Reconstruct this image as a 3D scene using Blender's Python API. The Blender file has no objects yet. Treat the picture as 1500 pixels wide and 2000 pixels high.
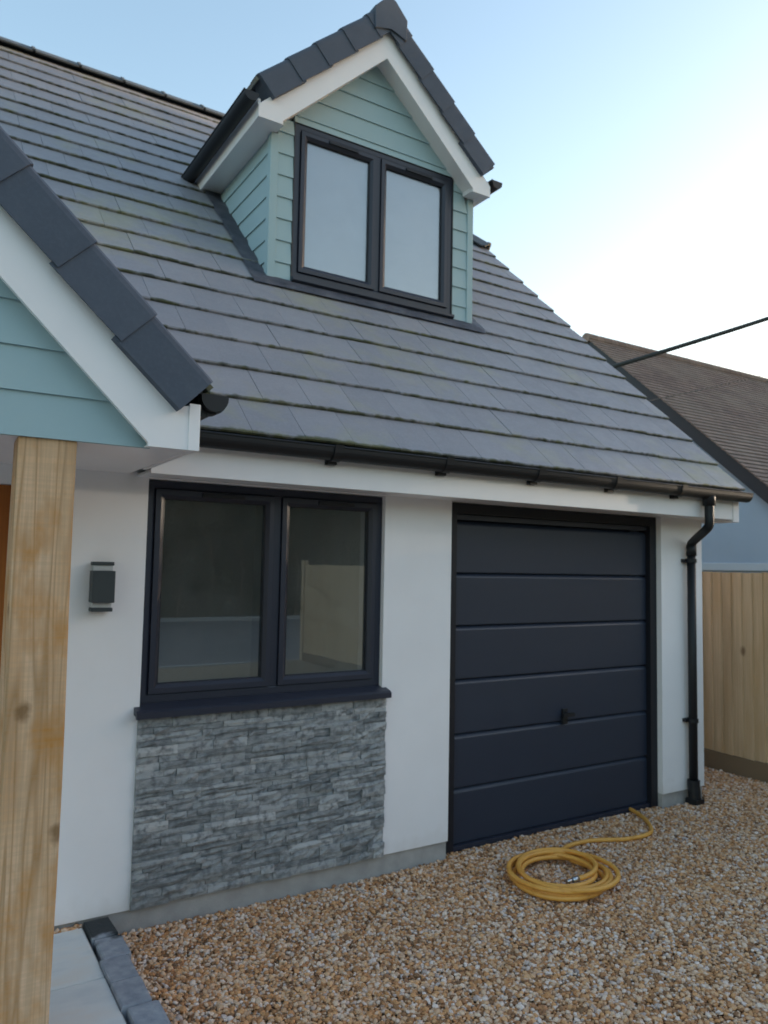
import bpy, bmesh, math, random
import numpy as np
from mathutils import Vector, Matrix
random.seed(7)
rng = np.random.default_rng(11)
S = bpy.context.scene
COL = S.collection
R = math.radians

# ------------------------------------------------------------------ camera
CAM = Vector((-2.9533, -3.9252, 1.7648))
YAW, PIT, ROL, FPX = .5555, .0723, .019, 1479.86
fw = Vector((math.sin(YAW)*math.cos(PIT), math.cos(YAW)*math.cos(PIT), math.sin(PIT)))
rt = fw.cross(Vector((0, 0, 1))).normalized(); up = rt.cross(fw)
rt2 = rt*math.cos(ROL)+up*math.sin(ROL); up2 = up*math.cos(ROL)-rt*math.sin(ROL)
cd = bpy.data.cameras.new('camera'); cam = bpy.data.objects.new('camera', cd); COL.objects.link(cam)
cam.matrix_world = Matrix(((rt2.x, up2.x, -fw.x, CAM.x), (rt2.y, up2.y, -fw.y, CAM.y), (rt2.z, up2.z, -fw.z, CAM.z), (0, 0, 0, 1)))
cd.sensor_fit = 'VERTICAL'; cd.sensor_height = 36; cd.lens = FPX/2000*36
cd.clip_start = .05; cd.clip_end = 2000
cd.dof.use_dof = True; cd.dof.focus_distance = 1.6; cd.dof.aperture_fstop = 6.8
S.camera = cam
S.render.resolution_x = 768; S.render.resolution_y = 1024

# ------------------------------------------------------------------ sky, sun, exposure
SUN_AZ, SUN_EL = R(97), R(2.2)
W = bpy.data.worlds.new('World'); S.world = W; W.use_nodes = True
wn = W.node_tree; bg = wn.nodes['Background']
sky = wn.nodes.new('ShaderNodeTexSky'); sky.sky_type = 'NISHITA'; sky.sun_disc = False
sky.sun_elevation = SUN_EL; sky.sun_rotation = SUN_AZ
sky.air_density = 1.0; sky.dust_density = 2.5; sky.ozone_density = 1.4; sky.altitude = 20
wn.links.new(sky.outputs[0], bg.inputs[0]); bg.inputs[1].default_value = .15
sl = bpy.data.lights.new('sun', 'SUN'); so = bpy.data.objects.new('sun', sl); COL.objects.link(so)
sl.energy = 2.0; sl.angle = R(.6); sl.color = (1, .82, .62)
sdir = Vector((math.sin(SUN_AZ)*math.cos(SUN_EL), math.cos(SUN_AZ)*math.cos(SUN_EL), math.sin(SUN_EL)))
so.rotation_euler = (-sdir).to_track_quat('-Z', 'Y').to_euler(); so.location = (8, 6, 12)
S.view_settings.view_transform = 'Standard'; S.view_settings.look = 'None'
S.view_settings.exposure = 3.15; S.view_settings.gamma = 1.0

# ------------------------------------------------------------------ materials
def mat(name, col, rough=.6, spec=.5, metal=0):
    m = bpy.data.materials.new(name); m.use_nodes = True
    b = m.node_tree.nodes['Principled BSDF']
    b.inputs['Base Color'].default_value = (*col, 1); b.inputs['Roughness'].default_value = rough
    b.inputs['Specular IOR Level'].default_value = spec; b.inputs['Metallic'].default_value = metal
    return m
def nd(m, t, **k):
    n = m.node_tree.nodes.new(t)
    for a, v in k.items(): setattr(n, a, v)
    return n
def lk(m, a, b): m.node_tree.links.new(a, b)
def bsdf(m): return m.node_tree.nodes['Principled BSDF']
def coords(m, kind='Object', scale=(1, 1, 1)):
    tc = nd(m, 'ShaderNodeTexCoord'); mp = nd(m, 'ShaderNodeMapping'); mp.inputs['Scale'].default_value = scale
    lk(m, tc.outputs[kind], mp.inputs[0]); return mp.outputs[0]
def world_coords(m, scale=(1, 1, 1)):
    g = nd(m, 'ShaderNodeNewGeometry'); mp = nd(m, 'ShaderNodeMapping'); mp.inputs['Scale'].default_value = scale
    lk(m, g.outputs['Position'], mp.inputs[0]); return mp.outputs[0]
def noise(m, vec, scale, detail=4, rough=.55):
    n = nd(m, 'ShaderNodeTexNoise'); n.inputs['Scale'].default_value = scale; n.inputs['Detail'].default_value = detail
    n.inputs['Roughness'].default_value = rough
    if vec is not None: lk(m, vec, n.inputs['Vector'])
    return n.outputs['Fac']
def ramp(m, fac, stops):
    r = nd(m, 'ShaderNodeValToRGB'); cr = r.color_ramp
    while len(cr.elements) < len(stops): cr.elements.new(.5)
    for e, (p, c) in zip(cr.elements, stops):
        e.position = p; e.color = (*c, 1) if len(c) == 3 else c
    lk(m, fac, r.inputs[0]); return r.outputs[0]
def mixc(m, fac, a, b, mode='MIX'):
    x = nd(m, 'ShaderNodeMix'); x.data_type = 'RGBA'; x.blend_type = mode
    if isinstance(fac, (int, float)): x.inputs[0].default_value = fac
    else: lk(m, fac, x.inputs[0])
    for i, v in ((6, a), (7, b)):
        if isinstance(v, tuple): x.inputs[i].default_value = (*v, 1)
        else: lk(m, v, x.inputs[i])
    return x.outputs[2]
def mth(m, op, a, b=None, clamp=False):
    x = nd(m, 'ShaderNodeMath', operation=op); x.use_clamp = clamp
    for i, v in enumerate((a, b)):
        if v is None: continue
        if isinstance(v, (int, float)): x.inputs[i].default_value = v
        else: lk(m, v, x.inputs[i])
    return x.outputs[0]
def bump(m, h, strength=.2, dist=.01):
    b = nd(m, 'ShaderNodeBump'); b.inputs['Strength'].default_value = strength; b.inputs['Distance'].default_value = dist
    lk(m, h, b.inputs['Height']); lk(m, b.outputs[0], bsdf(m).inputs['Normal'])
def base(m, c): lk(m, c, bsdf(m).inputs['Base Color'])
def objrand(m): return nd(m, 'ShaderNodeObjectInfo').outputs['Random']

M = {}
m = M['render'] = mat('white_render', (.78, .77, .76), .85, .2)
p = world_coords(m); n1 = noise(m, p, 2.2, 5); base(m, ramp(m, n1, [(.3, (.87, .84, .85)), (.7, (.92, .89, .90))]))
sz = nd(m, 'ShaderNodeSeparateXYZ'); lk(m, p, sz.inputs[0])
spl = mth(m, 'MULTIPLY', mth(m, 'SUBTRACT', mth(m, 'ADD', mth(m, 'MULTIPLY', noise(m, p, 11, 5), .28), .02), sz.outputs['Z']), 5, True)
wc = bsdf(m).inputs['Base Color'].links[0].from_socket
base(m, mixc(m, mth(m, 'MULTIPLY', spl, .3), wc, (.52, .45, .38)))
bump(m, mth(m, 'ADD', noise(m, p, 260, 3), mth(m, 'MULTIPLY', noise(m, p, 5, 4), 2.0)), .16, .003)
m = M['upvc'] = mat('white_board', (.82, .81, .79), .38, .4)
p = world_coords(m); base(m, ramp(m, noise(m, p, 4, 4), [(.3, (.86, .825, .835)), (.75, (.90, .865, .87))]))
m = M['plinth'] = mat('concrete_plinth', (.42, .40, .38), .9, .2)
p = world_coords(m); base(m, ramp(m, noise(m, p, 9, 6), [(.3, (.34, .32, .31)), (.7, (.46, .44, .42))])); bump(m, noise(m, p, 120, 4), .25, .004)
def tile_mat(name, a, b, moss=True):
    m = mat(name, a, .62, .35)
    p = world_coords(m)
    c = mixc(m, objrand(m), a, b)
    c = mixc(m, mth(m, 'MULTIPLY', noise(m, p, 3.1, 5), .45), c, tuple(x*.72 for x in a))
    c = mixc(m, ramp(m, noise(m, p, 70, 3), [(.45, (0, 0, 0)), (.8, (.3, .3, .3))]), c, tuple(x*1.25 for x in b))
    if moss:
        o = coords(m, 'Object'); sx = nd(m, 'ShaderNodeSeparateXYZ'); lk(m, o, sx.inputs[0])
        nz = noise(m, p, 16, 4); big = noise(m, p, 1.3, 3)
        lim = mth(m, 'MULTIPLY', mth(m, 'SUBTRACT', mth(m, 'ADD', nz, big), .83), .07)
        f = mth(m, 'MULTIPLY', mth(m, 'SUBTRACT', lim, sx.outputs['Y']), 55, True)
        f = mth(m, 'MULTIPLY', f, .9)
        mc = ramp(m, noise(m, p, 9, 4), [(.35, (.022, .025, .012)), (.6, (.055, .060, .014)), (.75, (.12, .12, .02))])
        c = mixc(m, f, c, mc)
    if moss: c = mixc(m, ramp(m, mth(m, 'ADD', mth(m, 'MULTIPLY', noise(m, p, 1.1, 3), .7), mth(m, 'MULTIPLY', noise(m, p, 8, 4), .3)), [(.52, (0, 0, 0)), (.66, (.42, .42, .42))]), c, (.34, .32, .17))
    base(m, c); bump(m, noise(m, p, 190, 3), .12, .003)
    lk(m, ramp(m, noise(m, p, 12, 3), [(.3, (.5, .5, .5)), (.7, (.7, .7, .7))]), bsdf(m).inputs['Roughness'])
    return m
M['tile'] = tile_mat('slate_grey_tile', (.25, .245, .268), (.30, .29, .31))
M['ridge'] = tile_mat('ridge_tile', (.085, .095, .105), (.11, .118, .13), False)
M['verge'] = tile_mat('verge_unit', (.070, .086, .118), (.085, .10, .135), False)
m = M['lead'] = mat('lead_flashing', (.10, .105, .125), .5, .5)
p = world_coords(m); base(m, ramp(m, noise(m, p, 7, 5), [(.3, (.11, .115, .145)), (.55, (.19, .19, .225)), (.8, (.33, .32, .35))])); bump(m, noise(m, p, 14, 4), .5, .012)
M['under'] = mat('roof_underlay', (.03, .03, .032), .9)
m = M['clad'] = mat('sage_board', (.33, .47, .46), .55, .35)
p = world_coords(m); c = mixc(m, mth(m, 'MULTIPLY', objrand(m), .5), (.375, .50, .525), (.34, .46, .49))
base(m, mixc(m, mth(m, 'MULTIPLY', noise(m, p, 5, 5), .25), c, (.30, .41, .44)))
bump(m, noise(m, world_coords(m, (6, 6, 60)), 12, 4), .12, .003)
m = M['anth'] = mat('anthracite_frame', (.026, .030, .048), .42, .45)
bump(m, noise(m, world_coords(m, (1, 1, 1)), 300, 2), .05, .001)
M['anthd'] = mat('dark_gasket', (.011, .012, .018), .5, .4)
m = M['gdoor'] = mat('garage_door_steel', (.024, .033, .056), .44, .5)
p = world_coords(m); bump(m, noise(m, world_coords(m, (90, 90, 8)), 4, 4), .08, .002)
lk(m, ramp(m, noise(m, p, 3, 4), [(.3, (.38, .38, .38)), (.7, (.5, .5, .5))]), bsdf(m).inputs['Roughness'])
m = M['black'] = mat('black_plastic', (.011, .012, .015), .5, .4)
M['steel'] = mat('steel_fitting', (.55, .56, .58), .3, .5, 1)
M['lamp'] = mat('lamp_body', (.045, .055, .06), .5, .4)
M['diff'] = mat('lamp_diffuser', (.55, .56, .57), .35, .5)
# glass: clear sheet with its own reflection
def glass(name, k, add):
    m = bpy.data.materials.new(name); m.use_nodes = True; t = m.node_tree; t.nodes.clear()
    o = nd(m, 'ShaderNodeOutputMaterial'); mx = nd(m, 'ShaderNodeMixShader')
    tr = nd(m, 'ShaderNodeBsdfTransparent'); tr.inputs[0].default_value = (.90, .92, .92, 1)
    gl = nd(m, 'ShaderNodeBsdfGlossy'); gl.inputs['Roughness'].default_value = .01; gl.inputs[0].default_value = (.95, .97, 1, 1)
    fr = nd(m, 'ShaderNodeLayerWeight'); fr.inputs[0].default_value = .5
    f = mth(m, 'ADD', mth(m, 'MULTIPLY', mth(m, 'POWER', fr.outputs['Facing'], 5), k), add, True)
    lk(m, f, mx.inputs[0]); lk(m, tr.outputs[0], mx.inputs[1]); lk(m, gl.outputs[0], mx.inputs[2])
    du = nd(m, 'ShaderNodeBsdfDiffuse'); du.inputs[0].default_value = (.62, .60, .60, 1); mx2 = nd(m, 'ShaderNodeMixShader')      # thin grey diffuse haze mixed in to lighten the dark panes
    lk(m, ramp(m, noise(m, world_coords(m), 6, 5), [(.3, (.025, .025, .025)), (.7, (.05, .05, .05))]), mx2.inputs[0])
    lk(m, mx.outputs[0], mx2.inputs[1]); lk(m, du.outputs[0], mx2.inputs[2]); lk(m, mx2.outputs[0], o.inputs[0])
    return m
M['glass'] = glass('window_glass', .85, .13)
m = M['stone'] = mat('split_slate', (.2, .21, .22), .75, .35)
p = world_coords(m); pr = objrand(m)
c = ramp(m, pr, [(0, (.12, .13, .138)), (.3, (.20, .212, .22)), (.6, (.285, .30, .31)), (.88, (.38, .39, .40)), (1, (.52, .52, .52))])
c = mixc(m, ramp(m, noise(m, world_coords(m, (1, 1, 3)), 14, 6, .7), [(.35, (0, 0, 0)), (.7, (.75, .75, .75))]), c, (.43, .44, .445))
c = mixc(m, ramp(m, noise(m, p, 30, 4), [(.46, (0, 0, 0)), (.68, (.8, .8, .8))]), c, (.115, .125, .135))
base(m, c); bump(m, noise(m, world_coords(m, (1, 1, 2.5)), 60, 5, .7), .6, .008)
# timber
def timber(name, a, b, knot, stain, sc, axis='Z', rough=.7):
    m = mat(name, a, rough, .25)
    s = {'Z': (1, 1, .06)}[axis]
    p = world_coords(m, s)
    w = noise(m, p, sc, 5, .6)
    c = ramp(m, w, [(.3, b), (.5, a), (.7, tuple(min(1, x*1.12) for x in a))])
    fine = noise(m, world_coords(m, (1, 1, .02)), sc*9, 3)
    c = mixc(m, ramp(m, fine, [(.42, (.5, .5, .5)), (.6, (0, 0, 0))]), c, b)
    st = ramp(m, noise(m, world_coords(m, (1, 1, .16)), 7.5, 4), [(.50, (0, 0, 0)), (.68, (.85, .85, .85))])
    c = mixc(m, st, c, stain)
    v = nd(m, 'ShaderNodeTexVoronoi'); lk(m, world_coords(m, (1, 1, .55)), v.inputs['Vector']); v.inputs['Scale'].default_value = 4.3
    k = ramp(m, v.outputs['Distance'], [(.05, (1, 1, 1)), (.13, (0, 0, 0))])
    c = mixc(m, mth(m, 'MULTIPLY', k, .75), c, knot)
    base(m, c); bump(m, fine, .25, .004)
    return m
m = M['post'] = mat('oak_post', (.6, .43, .28), .72, .25)
lo = noise(m, world_coords(m, (1, 1, .16)), 5.5, 4)
c = ramp(m, lo, [(.32, (.50, .26, .11)), (.46, (.68, .43, .25)), (.62, (.74, .50, .325)), (.75, (.58, .39, .27))])
ln = noise(m, world_coords(m, (1, 1, .045)), 11, 2, .4)
lines = ramp(m, ln, [(.36, (0, 0, 0)), (.385, (1, 1, 1)), (.41, (0, 0, 0)), (.475, (0, 0, 0)), (.50, (1, 1, 1)), (.53, (0, 0, 0)), (.60, (0, 0, 0)), (.62, (.8, .8, .8)), (.65, (0, 0, 0))])
c = mixc(m, mth(m, 'MULTIPLY', lines, .75), c, (.36, .185, .065))
fine = noise(m, world_coords(m, (1, 1, .02)), 120, 3); c = mixc(m, ramp(m, fine, [(.40, (.35, .35, .35)), (.6, (0, 0, 0))]), c, (.38, .25, .14))
st = ramp(m, noise(m, world_coords(m, (1, 1, .45)), 6.3, 4), [(.50, (0, 0, 0)), (.66, (.9, .9, .9))]); c = mixc(m, st, c, (.50, .225, .055))
saw = noise(m, world_coords(m, (.6, .6, 26)), 3, 2); c = mixc(m, ramp(m, saw, [(.45, (.22, .22, .22)), (.6, (0, 0, 0))]), c, (.44, .31, .2))
wv = nd(m, 'ShaderNodeVectorMath', operation='ADD'); lk(m, world_coords(m, (1, 1, .7)), wv.inputs[0])
nn = nd(m, 'ShaderNodeTexNoise'); nn.inputs['Scale'].default_value = 22; lk(m, world_coords(m), nn.inputs['Vector'])
sv = nd(m, 'ShaderNodeVectorMath', operation='SCALE'); lk(m, nn.outputs['Color'], sv.inputs[0]); sv.inputs['Scale'].default_value = .035; lk(m, sv.outputs[0], wv.inputs[1])
v = nd(m, 'ShaderNodeTexVoronoi'); lk(m, wv.outputs[0], v.inputs['Vector']); v.inputs['Scale'].default_value = 5.2
c = mixc(m, mth(m, 'MULTIPLY', ramp(m, v.outputs['Distance'], [(.06, (1, 1, 1)), (.17, (0, 0, 0))]), .8), c, (.20, .105, .04))
base(m, c); bump(m, mth(m, 'ADD', fine, saw), .22, .004)
M['fence'] = timber('fence_timber', (.62, .45, .285), (.50, .345, .205), (.19, .105, .055), (.55, .37, .205), 11)
M['gboard'] = mat('gravel_board_wood', (.20, .135, .08), .8)
M['fdoor'] = timber('front_door_wood', (.42, .14, .03), (.30, .09, .02), (.2, .06, .015), (.36, .11, .025), 12, rough=.45)
m = M['flag'] = mat('sandstone_flag', (.36, .38, .38), .6, .35)
p = world_coords(m); c = ramp(m, noise(m, world_coords(m, (1, 2.5, 1)), 3.2, 6, .6), [(.3, (.50, .53, .55)), (.5, (.62, .635, .63)), (.68, (.64, .60, .55))])
base(m, mixc(m, mth(m, 'MULTIPLY', objrand(m), .4), c, (.53, .56, .58))); bump(m, noise(m, p, 9, 6, .65), .35, .012)
m = M['sett'] = mat('blue_grey_sett', (.12, .14, .165), .65, .4)
p = world_coords(m); c = ramp(m, noise(m, p, 22, 5), [(.3, (.20, .225, .27)), (.7, (.32, .345, .39))])
damp = ramp(m, mth(m, 'ADD', mth(m, 'MULTIPLY', nd(m, 'ShaderNodeNewGeometry').outputs['Position'], 0), 0), [(0, (0, 0, 0)), (1, (1, 1, 1))])
sx = nd(m, 'ShaderNodeSeparateXYZ'); lk(m, p, sx.inputs[0])
wet = mth(m, 'MULTIPLY', mth(m, 'ADD', mth(m, 'ADD', sx.outputs['Y'], .30), mth(m, 'MULTIPLY', mth(m, 'SUBTRACT', noise(m, p, 7, 4), .5), .5)), 14, True)
base(m, mixc(m, wet, c, (.022, .028, .032))); bump(m, noise(m, p, 60, 5), .5, .006)
m = M['gravel'] = mat('gravel_stone', (.4, .3, .2), .62, .4)
rn = objrand(m)
c = ramp(m, rn, [(0, (0.065, 0.035, 0.023)), (.10, (0.223, 0.096, 0.045)), (.22, (0.465, 0.200, 0.081)), (.36, (0.651, 0.322, 0.135)), (.50, (0.744, 0.452, 0.252)), (.62, (0.577, 0.383, 0.270)), (.74, (0.781, 0.574, 0.414)), (.86, (0.837, 0.696, 0.594)), (.93, (0.874, 0.774, 0.738)), (1, (0.335, 0.287, 0.288))])
for e in m.node_tree.nodes:
    if e.type == 'VALTORGB': e.color_ramp.interpolation = 'LINEAR'
p = world_coords(m)
patch = ramp(m, noise(m, p, 2.2, 4), [(.40, (0, 0, 0)), (.62, (.5, .5, .5))])
c = mixc(m, patch, c, mixc(m, .6, c, (.52, .25, .085)))
base(m, mixc(m, mth(m, 'MULTIPLY', noise(m, p, 160, 3), .35), c, (.52, .30, .15)))
m = M['bed'] = mat('gravel_bed', (.2, .145, .09), .9, .2)
p = world_coords(m); v = nd(m, 'ShaderNodeTexVoronoi'); lk(m, p, v.inputs['Vector']); v.inputs['Scale'].default_value = 55
sc = nd(m, 'ShaderNodeSeparateColor'); lk(m, v.outputs['Color'], sc.inputs[0])
base(m, ramp(m, sc.outputs[0], [(0, (.12, .08, .05)), (.3, (.36, .23, .115)), (.6, (.5, .36, .21)), (1, (.65, .57, .47))])); bump(m, v.outputs['Distance'], .8, .02)
m = M['ground'] = mat('garden_soil', (.10, .12, .05), .95, .1)
base(m, ramp(m, noise(m, world_coords(m), 1.5, 6), [(.35, (.06, .085, .03)), (.65, (.12, .12, .06))]))
m = M['road'] = mat('asphalt', (.05, .05, .052), .85, .3)
base(m, ramp(m, noise(m, world_coords(m), 60, 4), [(.3, (.14, .14, .135)), (.7, (.20, .195, .19))]))
M['kerb'] = mat('kerb_concrete', (.42, .41, .39), .85, .2)
m = M['leaf'] = mat('hedge_leaf', (.045, .075, .03), .6, .3)
base(m, ramp(m, noise(m, world_coords(m), 1.2, 3), [(.3, (.06, .075, .04)), (.7, (.12, .125, .07))]))
m = M['hose'] = mat('yellow_hose', (.62, .31, .045), .42, .45)
base(m, ramp(m, noise(m, world_coords(m), 14, 4), [(.25, (.56, .25, .05)), (.45, (.74, .35, .065)), (.75, (.80, .41, .09))]))
m = M['nroof'] = mat('brown_plain_tile', (.16, .115, .09), .85, .2)
p = coords(m, 'Object'); bt = nd(m, 'ShaderNodeTexBrick'); lk(m, p, bt.inputs['Vector'])
bt.inputs['Scale'].default_value = 1; bt.inputs['Brick Width'].default_value = .165; bt.inputs['Row Height'].default_value = .1; bt.inputs['Mortar Size'].default_value = .004
bt.inputs['Color1'].default_value = (.26, .185, .15, 1); bt.inputs['Color2'].default_value = (.185, .13, .108, 1); bt.inputs['Mortar'].default_value = (.09, .07, .06, 1)
c = mixc(m, ramp(m, noise(m, world_coords(m), 1.6, 5), [(.4, (0, 0, 0)), (.75, (.7, .7, .7))]), bt.outputs[0], (.25, .20, .16))
base(m, c)
m = M['nwall'] = mat('blue_grey_render', (.36, .43, .50), .85, .2)
base(m, ramp(m, noise(m, world_coords(m), 1.6, 5), [(.3, (.35, .44, .54)), (.7, (.39, .48, .58))]))
M['ntrim'] = mat('pale_blue_trim', (.52, .58, .63), .7, .3)
M['nbarge'] = mat('dark_bargeboard', (.022, .025, .032), .5, .4)
M['cable'] = mat('black_cable', (.03, .034, .03), .6, .3)
M['plaster'] = mat('plaster_interior', (.62, .60, .57), .9, .2)
M['roomdark'] = mat('room_walls', (.68, .65, .62), .9, .2)
M['floorboard'] = mat('room_floor', (.20, .14, .09), .6, .3)
M['sky_tone_panel'] = mat('sky_tone_grey', (.44, .46, .52), .8, .2)  # bluish grey stands in for sky reflected in the dormer glass

# ------------------------------------------------------------------ helpers
def link(o, parent=None):
    COL.objects.link(o)
    if parent is not None: o.parent = parent
    return o
def mesh_from(bm, name, material, smooth=False):
    bmesh.ops.recalc_face_normals(bm, faces=bm.faces[:])
    me = bpy.data.meshes.new(name); bm.to_mesh(me); bm.free()
    me.materials.append(material)
    if smooth:
        for f in me.polygons: f.use_smooth = True
    return me
def obj(name, bm, material, parent=None, smooth=False):
    return link(bpy.data.objects.new(name, mesh_from(bm, name, material, smooth)), parent)
def tag(o, label=None, cat=None, group=None, kind=None):
    for k, v in (('label', label), ('category', cat), ('group', group), ('kind', kind)):
        if v: o[k] = v
    return o
def empty(name, loc=(0, 0, 0)):
    o = bpy.data.objects.new(name, None); o.location = loc; o.empty_display_size = .2; COL.objects.link(o); return o
def bx(bm, x0, x1, y0, y1, z0, z1):
    v = [bm.verts.new((x, y, z)) for x in (x0, x1) for y in (y0, y1) for z in (z0, z1)]
    for f in ((0, 1, 3, 2), (4, 6, 7, 5), (0, 4, 5, 1), (2, 3, 7, 6), (0, 2, 6, 4), (1, 5, 7, 3)):
        bm.faces.new([v[i] for i in f])
    return v
def bev(bm, w, seg=2):
    bmesh.ops.bevel(bm, geom=bm.edges[:], offset=w, segments=seg, profile=.6, affect='EDGES')
def box(name, parent, material, b, bevel=0, seg=2):
    bm = bmesh.new(); bx(bm, *b)
    if bevel: bev(bm, bevel, seg)
    return obj(name, bm, material, parent)
def prism(bm, pts, axis, a, b):
    """extrude polygon: axis y -> pts are (x,z); axis x -> (y,z); axis z -> (x,y)"""
    def P(u, w, t):
        return {'y': (u, t, w), 'x': (t, u, w), 'z': (u, w, t)}[axis]
    A = [bm.verts.new(P(u, w, a)) for u, w in pts]; Bv = [bm.verts.new(P(u, w, b)) for u, w in pts]
    bm.faces.new(A); bm.faces.new(Bv[::-1]); n = len(pts)
    for i in range(n): bm.faces.new((A[i], Bv[i], Bv[(i+1) % n], A[(i+1) % n]))
def ring(bm, x0, x1, z0, z1, w, yf, yb, slope=.012, flat=.55):
    L = []
    for ins, y in ((0, yb), (0, yf), (w*flat, yf), (w, yf+slope), (w, yb)):
        L.append([bm.verts.new(c) for c in ((x0+ins, y, z0+ins), (x1-ins, y, z0+ins), (x1-ins, y, z1-ins), (x0+ins, y, z1-ins))])
    for i in range(5):
        a, b = L[i], L[(i+1) % 5]
        for j in range(4): bm.faces.new((a[j], a[(j+1) % 4], b[(j+1) % 4], b[j]))
def tube(bm, pts, r, seg=10, cap=True):
    pts = [Vector(p) for p in pts]; rings = []; prev = None
    for i, p in enumerate(pts):
        d = (pts[min(i+1, len(pts)-1)]-pts[max(i-1, 0)]).normalized()
        if prev is None:
            a = d.orthogonal().normalized()
        else:
            a = (prev-d*prev.dot(d)).normalized()
        prev = a; b = d.cross(a)
        rings.append([bm.verts.new(p+(a*math.cos(t)+b*math.sin(t))*r) for t in [2*math.pi*k/seg for k in range(seg)]])
    for A, Bv in zip(rings, rings[1:]):
        for k in range(seg): bm.faces.new((A[k], A[(k+1) % seg], Bv[(k+1) % seg], Bv[k]))
    if cap: bm.faces.new(rings[0][::-1]); bm.faces.new(rings[-1])
def catmull(P, n=8):
    P = [Vector(p) for p in P]; Q = [P[0]*2-P[1]]+P+[P[-1]*2-P[-2]]; out = []
    for i in range(1, len(Q)-2):
        a, b, c, d = Q[i-1:i+3]
        for k in range(n):
            t = k/n
            out.append(.5*((2*b)+(c-a)*t+(2*a-5*b+4*c-d)*t*t+(3*b-a-3*c+d)*t**3))
    return out+[P[-1]]
def wall(bm, x0, x1, z0, z1, y0, y1, holes):
    xs = sorted({x0, x1, *[v for h in holes for v in h[:2]]}); zs = sorted({z0, z1, *[v for h in holes for v in h[2:]]})
    xs = [v for v in xs if x0 <= v <= x1]; zs = [v for v in zs if z0 <= v <= z1]
    V = {}
    def g(i, j, y):
        if (i, j, y) not in V: V[i, j, y] = bm.verts.new((xs[i], y, zs[j]))
        return V[i, j, y]
    def solid(i, j):
        if not (0 <= i < len(xs)-1 and 0 <= j < len(zs)-1): return False
        cx, cz = (xs[i]+xs[i+1])/2, (zs[j]+zs[j+1])/2
        return not any(h[0] < cx < h[1] and h[2] < cz < h[3] for h in holes)
    for i in range(len(xs)-1):
        for j in range(len(zs)-1):
            if not solid(i, j): continue
            bm.faces.new((g(i, j, y0), g(i+1, j, y0), g(i+1, j+1, y0), g(i, j+1, y0)))
            bm.faces.new((g(i, j, y1), g(i, j+1, y1), g(i+1, j+1, y1), g(i+1, j, y1)))
            for (di, dj, a, b) in ((-1, 0, (i, j), (i, j+1)), (1, 0, (i+1, j), (i+1, j+1)), (0, -1, (i, j), (i+1, j)), (0, 1, (i, j+1), (i+1, j+1))):
                if not solid(i+di, j+dj):
                    bm.faces.new((g(*a, y0), g(*b, y0), g(*b, y1), g(*a, y1)))

# ------------------------------------------------------------------ ground
def sheet(name, x0, x1, y0, y1, z, material, nx=1, ny=1, f=None):
    bm = bmesh.new()
    g = [[bm.verts.new((x0+(x1-x0)*i/nx, y0+(y1-y0)*j/ny, z)) for j in range(ny+1)] for i in range(nx+1)]
    if f:
        for r_ in g:
            for v in r_: v.co.z = f(v.co.x, v.co.y)
    for i in range(nx):
        for j in range(ny): bm.faces.new((g[i][j], g[i+1][j], g[i+1][j+1], g[i][j+1]))
    return tag(obj(name, bm, material), kind='structure')
sheet('ground', -600, 600, -600, 600, -.14, M['ground'])
def gz(x, y):      # level of the gravel
    return -.055+.012*math.sin(x*1.7+y*.6)+.010*math.sin(y*2.3-x*.8)+.035*max(0, min(1, (x-1.2)/1.6))-.008*max(0, min(1, (-1.2-x)/1.0))+.02*max(0, min(1, (-y-.3)/1.2))*max(0, min(1, (.8-x)/2))
sheet('drive', -1.93, 3.38, -9.2, 4.0, -.06, M['bed'], 60, 110, lambda x, y: gz(x, y)-.012)
sheet('road', -120, 120, -20.0, -9.35, -.10, M['road'])
bm = bmesh.new(); bx(bm, -120, 120, -9.35, -9.2, -.14, -.03); bev(bm, .012); tag(obj('kerb', bm, M['kerb']), kind='structure')
bm = bmesh.new(); bx(bm, -120, 120, -20.15, -20.0, -.14, .02); bev(bm, .012); tag(obj('far_kerb', bm, M['kerb']), kind='structure')

# ------------------------------------------------------------------ the house
TH = .7686; CT, ST, TT = math.cos(TH), math.sin(TH), math.tan(TH)
YE, ZE, G, XV = -.3366, 2.4058, .3274, 2.63
def rp(x, v, w=0): return Vector((x, YE+v*CT-w*ST, ZE+v*ST+w*CT))     # roof coordinates -> world
def roofz(y): return ZE+(y-YE)*TT
YR, ZR = 4.2855, roofz(4.2855); VR = (YR-YE)/CT; VH = 13.85*G; HIPA = 1.40
house = tag(empty('house', (0, 0, 0)), 'white rendered house with grey tiled roof, sage clad dormer and dark garage door', 'house')
X0, X1 = -6.5, 2.5715
OW = (-1.94, -.507, 1.0048, 2.196); OG = (0.0, 2.0625, -.3, 2.2); OD = (-3.55, -2.56, .06, 2.12)
bm = bmesh.new()
wall(bm, X0, X1, .056, 2.34, 0, .30, [OW, (0, 2.0625, -.3, 2.2), OD])
obj('wall', bm, M['render'], house)
for a, b in ((X0+.02, -3.55), (-2.56, 0-.004), (2.0625+.004, X1-.012)): box('plinth', house, M['plinth'], (a, b, .014, .29, -.4, .0555))
# side and back walls
for xa, xb in ((X1-.30, X1-.002), (X0+.002, X0+.30)):
    bm = bmesh.new(); yb = 2*YR-YE
    prism(bm, [(.302, -.3), (8.5, -.3), (8.5, roofz(.05)-.02), (YR+1.3, roofz(YR-1.3)-.08), (YR-1.3, roofz(YR-1.3)-.08), (.302, roofz(.302)-.08)], 'x', xa, xb)
    obj('gable_wall', bm, M['render'], house)
box('back_wall', house, M['render'], (X0+.31, X1-.31, 8.2, 8.5, -.3, 2.3))
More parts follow.
